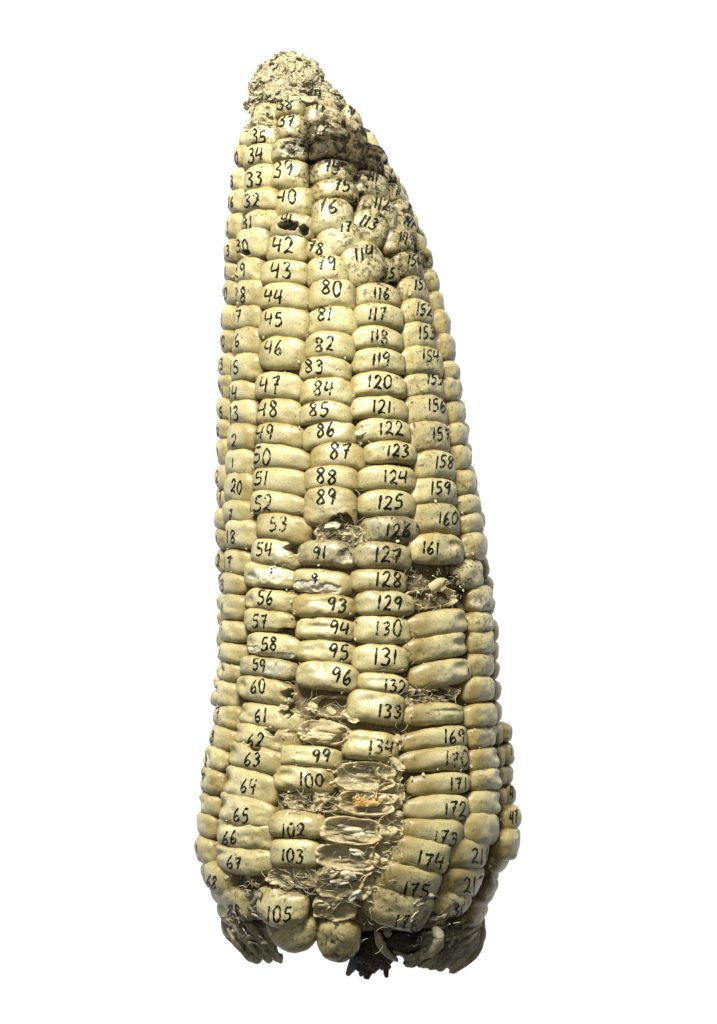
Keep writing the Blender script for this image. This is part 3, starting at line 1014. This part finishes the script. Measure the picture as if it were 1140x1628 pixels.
def cup(px, py, w, h, slope, seed, dr=-20, deep=24, mat=None, label=None):
    """the papery socket a fallen kernel leaves behind"""
    P, u, v, n = local(px, py, dr * .8 - 2)
    Y, th, _ = locate(px, py)
    cth = max(.4, math.cos(th))
    a, b = w / 2 / cth, h / 2
    rt = -math.atan(slope)
    u, v = u * math.cos(rt) + v * math.sin(rt), v * math.cos(rt) - u * math.sin(rt)
    R = random.Random(seed)
    oz = R.uniform(0, 99)
    prof = [(1.12, -34), (1.08, -12), (1.03, 0), (.97, 3), (.90, 0), (.82, -deep * .3), (.74, -deep * .5), (.64, -deep * .62), (.53, -deep * .72), (.42, -deep * .8),
            (.31, -deep * .75), (.22, -deep * .7), (.12, -deep * .6), (.02, -deep * .5)]
    NA = 84
    vs, fs, mo = [], [], []
    for i, (r, zz) in enumerate(prof):
        for j in range(NA):
            t = 2 * math.pi * j / NA
            cx, sy = math.cos(t), math.sin(t)
            f = (abs(cx) ** 3 + abs(sy) ** 3) ** (-1 / 3)
            q = noise.noise(Vector((cx * 2.2 + oz, sy * 2.2, i * .25)))
            q2 = noise.noise(Vector((cx * 7 + oz, sy * 7, i * .7)))
            rim = max(0, 1 - abs(i - 2.5) / 3)
            wr = noise.noise(Vector((cx * r * 2 + oz, sy * r * 5, 5))) + .45 * noise.noise(Vector((cx * r * 5 + oz, sy * r * 14, 8)))
            zz2 = zz * 1.15 + (q * 9 + q2 * 3) * rim + wr * 4.5
            rr = r * (1 + .11 * q + .025 * q2)
            vs.append(P + u * (cx * f * a * rr) + v * (sy * f * b * rr) + n * zz2)
            mo.append(.0 if i < 6 else .25)  # inner bowl coloured darker than the rim
    for i in range(len(prof) - 1):
        for j in range(NA):
            k = (j + 1) % NA
            fs.append((i * NA + j, i * NA + k, (i + 1) * NA + k, (i + 1) * NA + j))
    ob = mesh_obj("chaff_cup", vs, fs, mat or M_CHAFF, cob, attrs={'mould': mo})
    if label:
        ob["label"] = label
    return ob


# empty sockets
cup(538, 850, 76, 34, .05, 1, -20, 20)
cup(530, 1124, 74, 34, .05, 2, -26, 20, label="empty brown kernel socket")
cup(510, 1166, 78, 34, .06, 3, -14, 14)
cup(490, 1278, 90, 26, .05, 4, -26, 14)
cup(582, 1236, 92, 44, .05, 5, -16, 12)
cup(583, 1278, 86, 36, .05, 6, -12, 12)
cup(560, 1322, 92, 40, .06, 7, -14, 12)
cup(552, 1364, 92, 42, .06, 8, -16, 13)
cup(545, 1408, 84, 44, .05, 9, -16, 13)
cup(530, 1448, 66, 34, .0, 10, -16, 12)
cup(462, 1398, 88, 30, .05, 11, -22, 10)
cup(698, 915, 80, 36, .05, 12, -40, 26, M_HUSK)
cup(700, 952, 82, 30, -.05, 13, -30, 22)
cup(700, 1104, 84, 24, .0, 14, -28, 14)
cup(625, 1225, 40, 34, .3, 15, -16, 10)
cup(624, 1266, 44, 40, .2, 16, -14, 10)
cup(624, 1318, 42, 40, .2, 17, -14, 10)
cup(616, 1362, 44, 40, .35, 18, -12, 10)
cup(598, 1410, 40, 50, .4, 19, -12, 10)

# flakes resting in the sockets
def scatter(n, x0, x1, y0, y1, d0, d1, L0, L1, seed, curl=(.1, .6), tilt=.5):
    R = random.Random(seed)
    out = []
    for i in range(n):
        L = R.uniform(L0, L1)
        out.append((R.uniform(x0, x1), R.uniform(y0, y1), R.uniform(d0, d1), L, L * R.uniform(.3, .75), R.uniform(-.6, .6),
                    R.uniform(-tilt * .5, tilt * .5), R.uniform(-tilt * .5, tilt * .5), R.uniform(*curl) / 10, R.uniform(.6, 1.3)))
    return out


it = scatter(18, 520, 640, 1212, 1440, -20, -8, 14, 34, 1)
it += scatter(8, 500, 575, 842, 862, -28, -14, 10, 26, 2)
it += scatter(9, 480, 560, 1100, 1182, -28, -10, 12, 30, 3)
it += scatter(9, 668, 738, 915, 968, -32, -14, 8, 20, 4)
it += scatter(10, 445, 520, 1264, 1288, -28, -12, 10, 26, 5)
it += scatter(10, 430, 510, 1386, 1412, -24, -10, 12, 28, 6)
it += scatter(16, 606, 650, 1190, 1400, -22, -6, 10, 24, 7)
it += scatter(16, 650, 720, 1092, 1116, -26, -10, 10, 24, 8)
it += scatter(20, 440, 500, 1090, 1190, -26, -10, 8, 18, 9)
it += scatter(10, 490, 560, 1430, 1462, -22, -6, 12, 28, 10)
it += scatter(8, 372, 410, 1395, 1422, -24, -12, 8, 16, 11)
flakes("chaff_flakes", M_CHAFF, it, "stuff")

for px, py, L, W, ang, m in ((560, 1321, 46, 13, -.18, M_WHITE), (553, 1394, 26, 17, -.1, M_WHITE), (540, 1404, 30, 11, .1, M_WHITE),
                             (568, 1356, 26, 9, -.35, M_WHITE), (622, 1325, 30, 20, .3, M_CHAFF), (620, 1270, 34, 14, .1, M_CHAFF),
                             (505, 1172, 54, 14, .08, M_CHAFF), (520, 1158, 60, 20, .02, M_CHAFF), (566, 1425, 26, 12, .8, M_WHITE),
                             (633, 1215, 28, 13, -.7, M_CHAFF), (634, 1180, 16, 22, .2, M_CHAFF), (700, 930, 34, 20, .4, M_CHAFF),
                             (528, 836, 26, 11, .2, M_WHITE), (574, 688, 18, 14, .4, M_WHITE), (403, 1428, 34, 24, .4, M_HUSK),
                             (357, 1397, 16, 11, .3, M_WHITE)):
    flakes("chaff_flake", m, [(px, py, -4, L, W, ang, .15, -.1, .03, .8)])
# broken amber kernel left in its socket
flakes("broken_kernel", M_AMBER, [(586, 1274, -8, 42, 17, -.05, -.3, 0, .03, 1.3), (586, 1280, -6, 44, 7, .1, .5, 0, .03, 1.0),
                                  (570, 1270, -6, 16, 12, .3, .2, .2, .05, 1.2)])
# flake of a white skin over kernel 175
flakes("skin_flake", M_HUSK, [(672, 1432, 6, 40, 13, .45, .2, .0, .04, 1.2)])


# chaff of the tip spreading over the first kernels
it = scatter(40, 392, 490, 138, 158, -4, 6, 8, 20, 31, tilt=.7)
it += scatter(26, 390, 430, 165, 205, -4, 4, 6, 16, 32, tilt=.7)
it += scatter(24, 490, 540, 132, 160, -4, 4, 6, 16, 33, tilt=.7)
flakes("upper_chaff", M_TIPCHAFF, it, "stuff")

# ------------------------------------------------------------------ silk and fluff
def strands(name, mat, specs, seed, rad=.62):
    R = random.Random(seed)
    vs, fs = [], []
    for (n, x0, x1, y0, y1, d0, d1, L0, L1) in specs:
        for _ in range(n):
            px, py = R.uniform(x0, x1), R.uniform(y0, y1)
            P, u, v, nn = local(px, py, R.uniform(d0, d1))
            L = R.uniform(L0, L1)
            dr = (u * R.uniform(-1, 1) + v * R.uniform(-.7, .7) + nn * R.uniform(-.3, .45)).normalized()
            bend = (u * R.uniform(-1, 1) + v * R.uniform(-1, 1) + nn * R.uniform(-.6, .3)) * L * .45
            r = rad * R.uniform(.6, 1.3)
            m = 6
            prev = None
            for i in range(m + 1):
                t = i / m
                c = P + dr * (t - .5) * L + bend * (t - .5) ** 2 * 2 + bend.cross(dr) * .25 * math.sin(t * 6)
                rr = r * (1 - .7 * abs(t - .5))
                row = []
                for q in range(3):
                    a = q * 2.094
                    row.append(len(vs))
                    vs.append(c + (nn * math.cos(a) + dr.cross(nn) * math.sin(a)) * rr)
                if prev:
                    for q in range(3):
                        fs.append((prev[q], prev[(q + 1) % 3], row[(q + 1) % 3], row[q]))
                prev = row
    o = mesh_obj(name, vs, fs, mat, cob)
    o["kind"] = "stuff"
    return o


strands("silk_threads", M_SILK, [
    (150, 515, 645, 1205, 1440, -18, 1, 6, 24), (80, 495, 580, 834, 866, -20, -4, 6, 22), (60, 655, 745, 905, 970, -24, -8, 6, 20),
    (60, 460, 562, 1098, 1186, -22, -6, 6, 26), (50, 440, 530, 1260, 1292, -20, -4, 8, 26), (55, 430, 530, 1384, 1420, -18, -2, 8, 26),
    (80, 602, 660, 1060, 1400, -16, 0, 6, 22), (60, 650, 740, 1092, 1118, -22, -6, 6, 20), (60, 440, 480, 890, 1190, -20, -6, 6, 16),
    (40, 560, 590, 660, 830, -16, -4, 5, 14), (50, 640, 665, 800, 1060, -16, -4, 5, 16), (30, 480, 500, 480, 600, -16, -4, 5, 13),
    (60, 400, 800, 600, 1000, -10, -4, 4, 9), (24, 365, 430, 1390, 1440, -18, 0, 8, 24), (26, 580, 680, 1450, 1520, -20, 4, 8, 24)], 3)

R = random.Random(21)
it = []
for _ in range(420):
    py = R.uniform(420, 1430)
    xl = float(np.interp(py, [o[0] for o in OUT], [o[1] for o in OUT]))
    xr = float(np.interp(py, [o[0] for o in OUT], [o[2] for o in OUT]))
    L = R.uniform(2.5, 6)
    it.append((R.uniform(xl + 8, xr - 8), py, R.uniform(-12, -5), L, L * .7, R.uniform(-2, 2), R.uniform(-.6, .6), R.uniform(-.6, .6), .05, 1.2))
flakes("crumbs", M_WHITE, it, "stuff")

# ------------------------------------------------------------------ fluffy tip
tvv, tff = [], []
G, F = cube_grid(34)
g = G / np.linalg.norm(G, axis=1)[:, None]
zt = 175.0
tcx, tcy = unproj(460, 143, zt)
for a in g:
    p = Vector(a)
    s = 1 + noise.noise(p * 2.2) * .16 + noise.noise(p * 6) * .14 + noise.noise(p * 14) * .08
    q = Vector((p.x * 62 * s * (1 - .22 * p.y), p.y * 57 * s, p.z * 58 * s))
    if p.y < 0:
        q.x += p.y * 8
    tvv.append(Vector((tcx, tcy, zt)) + q)
mesh_obj("cob_tip", tvv, F, M_TIPCHAFF, cob)
R = random.Random(11)
vs, fs = [], []
for k in range(620):
    d = Vector((R.gauss(0, 1), R.gauss(.1, 1), R.gauss(.35, 1))).normalized()
    s = 1 + noise.noise(d * 2.2) * .16 + noise.noise(d * 6) * .14
    P = Vector((tcx + d.x * 62 * s * (1 - .22 * d.y) + min(0, d.y) * 8, tcy + d.y * 57 * s, zt + d.z * 58 * s))
    u = d.orthogonal().normalized()
    v = d.cross(u)
    a = R.uniform(0, 6.28)
    u, v = u * math.cos(a) + v * math.sin(a), v * math.cos(a) - u * math.sin(a)
    q = Matrix.Rotation(R.uniform(-.9, .9), 3, u)
    L = R.uniform(10, 26)
    x, y = flake_geo(P + d * R.uniform(-2, 3), q @ u, q @ v, q @ d, L, L * R.uniform(.35, .7), R.uniform(0, .05), k, 5, 4, 1.0)
    o = len(vs)
    vs.extend(x)
    fs.extend([tuple(i + o for i in f) for f in y])
o = mesh_obj("tip_chaff", vs, fs, M_TIPCHAFF, cob)
o["kind"] = "stuff"
vs, fs = [], []
for k in range(380):
    d = Vector((R.gauss(0, 1), R.gauss(.1, 1), R.gauss(.2, 1))).normalized()
    s = 1 + noise.noise(d * 2.2) * .16
    P = Vector((tcx + d.x * 62 * s * (1 - .22 * d.y) + min(0, d.y) * 8, tcy + d.y * 57 * s, zt + d.z * 58 * s))
    dr = (d * R.uniform(.1, 1) + Vector((R.uniform(-1, 1), R.uniform(-1, 1), R.uniform(-1, 1))) * .9).normalized()
    sd = dr.orthogonal().normalized()
    L = R.uniform(5, 15)
    b = sd * R.uniform(-.4, .4) * L
    prev = None
    w = sd.cross(dr)
    for i in range(5):
        t = i / 4
        c = P + dr * t * L + b * t * t
        row = []
        for q in range(3):
            an = q * 2.094
            row.append(len(vs))
            vs.append(c + (sd * math.cos(an) + w * math.sin(an)) * .5 * (1 - .6 * t))
        if prev:
            for q in range(3):
                fs.append((prev[q], prev[(q + 1) % 3], row[(q + 1) % 3], row[q]))
        prev = row
o = mesh_obj("tip_fluff", vs, fs, M_TIPCHAFF, cob)
o["kind"] = "stuff"


# ------------------------------------------------------------------ husk at the base
def lump(name, px, py, z, rx, ry, rz, ang, freq, amp, rough, mat, seed, N=40, mould=0.0, label=None, sharp=1.0):
    X, Yw = unproj(px, py, z)
    G, F = cube_grid(N)
    g = G / np.linalg.norm(G, axis=1)[:, None]
    ca, sa = math.cos(ang), math.sin(ang)
    off = Vector((seed * 7.3, seed * 3.1, 0))
    vs = []
    for a in g:
        p = Vector(a)
        x = p.x * rx
        y = p.y * ry
        along = x * ca + y * sa
        across = -x * sa + y * ca
        w = noise.noise(Vector((along * .02, across * .02, 0)) + off) * 2.2
        rdg = math.sin(across * freq + w)
        rdg = rdg * (.4 + .6 * max(0, p.z))
        q = noise.noise(p * 1.8 + off) * rough + noise.noise(p * 5 + off) * rough * .55 + noise.noise(p * 12 + off) * rough * .25
        k = 1 + q
        vs.append(Vector((X + x * k + p.x * rdg * amp, Yw + y * k + p.y * rdg * amp, z + p.z * rz * k + p.z * rdg * amp)))
    ob = mesh_obj(name, vs, F, mat, cob, attrs={'mould': [mould] * len(vs)})
    if label:
        ob["label"] = label
    return ob


lump("husk_stub", 708, 1494, 310, 56, 36, 85, .55, .24, 3, .10, M_HUSK, 1, 40, .35)
lump("husk_stub", 404, 1482, 310, 46, 28, 75, -.75, .26, 3, .10, M_HUSK, 3, 40, .3)
lump("rotten_husk", 586, 1512, 330, 32, 32, 60, .9, .22, 3, .28, M_ROT_SHADE, 5, 56)
lump("hollow_shade", 640, 1488, 310, 66, 30, 70, .2, .3, 2, .2, M_ROT_SHADE, 9, 40)  # near-black lump, the hollow's shade put into its colour
lump("hollow_shade", 480, 1470, 280, 110, 26, 60, .2, .3, 2, .15, M_ROT_SHADE, 10, 40)  # second dark lump, painted shade behind the lowest kernels


def strip(pts, w, th, mat, label=None):
    """a thick curled strip of husk: points are photo x, y and height"""
    P = [Vector((*unproj(x, y, z), z)) for x, y, z in pts]
    Q = []
    for i in range(len(P) - 1):
        p0, p1, p2, p3 = P[max(0, i - 1)], P[i], P[i + 1], P[min(len(P) - 1, i + 2)]
        for q in range(10):
            t = q / 10
            Q.append(.5 * (2 * p1 + (p2 - p0) * t + (2 * p0 - 5 * p1 + 4 * p2 - p3) * t * t + (3 * p1 - p0 - 3 * p2 + p3) * t ** 3))
    Q.append(P[-1])
    vs, fs = [], []
    m = 10
    for i, c in enumerate(Q):
        d = (Q[min(len(Q) - 1, i + 1)] - Q[max(0, i - 1)]).normalized()
        up = Vector((0, 0, 1))
        s = d.cross(up).normalized()
        up = s.cross(d)
        e = i / (len(Q) - 1)
        k = (.35 + .65 * math.sin(math.pi * min(1, max(0, .1 + e * .85))))
        for j in range(m):
            a = 2 * math.pi * j / m
            wob = 1 + .25 * noise.noise(Vector((i * .25, j * .9, w)))
            vs.append(c + s * math.cos(a) * w * k * wob + up * math.sin(a) * th * k * wob - up * abs(math.cos(a)) * th * .6)
    for i in range(len(Q) - 1):
        for j in range(m):
            b = (j + 1) % m
            fs.append((i * m + j, i * m + b, (i + 1) * m + b, (i + 1) * m + j))
    fs.append(tuple(range(m - 1, -1, -1)))
    fs.append(tuple((len(Q) - 1) * m + j for j in range(m)))
    ob = mesh_obj("husk_strip", vs, fs, mat, cob)
    if label:
        ob["label"] = label


strip([(598, 1478, 425), (604, 1498, 425), (614, 1514, 415), (632, 1528, 395)], 7, 5, M_PALEHUSK, "pale curled husk strip left of the black cavity")
strip([(622, 1480, 420), (612, 1486, 424)], 7, 5, M_PALEHUSK)
strip([(690, 1474, 462), (698, 1492, 460), (690, 1510, 448), (668, 1524, 425)], 9, 5, M_PALEHUSK, "pale curled husk strip right of the black cavity")
strip([(625, 1512, 400), (645, 1520, 398), (668, 1520, 396)], 3, 3, M_HUSK)
strip([(760, 1482, 380), (745, 1496, 385), (715, 1512, 385)], 4, 4, M_HUSK)
strip([(766, 1470, 370), (742, 1486, 392), (700, 1496, 402)], 4, 4, M_HUSK)
strip([(378, 1448, 395), (400, 1474, 408), (425, 1512, 385)], 7, 6, M_HUSK)
strip([(366, 1462, 380), (385, 1486, 392), (410, 1520, 375)], 7, 6, M_PALEHUSK)
strip([(362, 1476, 365), (378, 1502, 375), (395, 1520, 362)], 6, 6, M_HUSK)


def lerp(a, b, t):
    return tuple(x + (y - x) * t for x, y in zip(a, b))


R = random.Random(5)
# pleats of the dry husk, swept round the butt of the cob
for k in range(26):
    t = k / 25
    j = lambda q: R.uniform(-q, q)
    a0, a1, a2, a3 = (lerp((690, 1462, 385), (766, 1452, 290), t), lerp((698, 1486, 408), (770, 1490, 325), t),
                      lerp((682, 1508, 406), (752, 1518, 335), t), lerp((645, 1528, 395), (728, 1542, 345), t))
    strip([(a0[0] + j(3), a0[1] + j(5), a0[2]), (a1[0] + j(3), a1[1] + j(3), a1[2] + j(6)), (a2[0] + j(3), a2[1] + j(3), a2[2] + j(6)),
           (a3[0] + j(9), a3[1] + j(6), a3[2]), (a3[0] - 4, a3[1] - 6, a3[2] - 90)], R.uniform(3.2, 7), R.uniform(2, 5), M_PALEHUSK if k % 3 == 0 else M_HUSK)
for k in range(17):
    t = k / 16
    a0, a1, a2 = (lerp((402, 1440, 395), (358, 1440, 300), t), lerp((428, 1484, 402), (362, 1482, 335), t), lerp((446, 1522, 380), (400, 1526, 335), t))
    strip([(a0[0] + j(3), a0[1] + j(5), a0[2]), (a1[0] + j(2), a1[1] + j(3), a1[2] + j(6)), (a2[0] + j(7), a2[1] + j(5), a2[2]), (a2[0] + 2, a2[1] - 6, a2[2] - 90)],
          R.uniform(3.2, 7), R.uniform(2, 5), M_PALEHUSK if k % 2 == 0 else M_HUSK)
it = []
for _ in range(34):
    L = R.uniform(10, 32)
    it.append((R.uniform(668, 760), R.uniform(1456, 1524), R.uniform(-4, 4), L, L * R.uniform(.15, .4), R.uniform(.2, 1.1), j(.5), j(.5), .06, 1.3))
for _ in range(22):
    L = R.uniform(10, 30)
    it.append((R.uniform(362, 440), R.uniform(1446, 1510), R.uniform(-4, 4), L, L * R.uniform(.15, .4), R.uniform(-1.2, -.4), j(.5), j(.5), .06, 1.3))
flakes("husk_shreds", M_HUSK, it, "stuff")
it = []
for _ in range(16):
    L = R.uniform(10, 26)
    xx = R.uniform(655, 775) if R.random() < .6 else R.uniform(352, 436)
    it.append((xx, R.uniform(1450, 1530), R.uniform(4, 10), L, L * R.uniform(.12, .3), R.uniform(.2, 1.1) * (1 if xx > 500 else -1), j(.5), j(.5), .06, 1.3))
flakes("pale_husk_shreds", M_PALEHUSK, it, "stuff")
# torn black rag hanging below the butt
for k in range(12):
    x = R.uniform(558, 624)
    strip([(x, 1490 + j(6), 375 + j(15)), (x + j(10) - 4, 1520, 365 + j(15)), (x * .8 + 112 + j(22), 1546 + j(12), 340 + j(20))], R.uniform(6, 11), 4, M_ROT_SHADE)
print("kernels", KCOUNT[0])
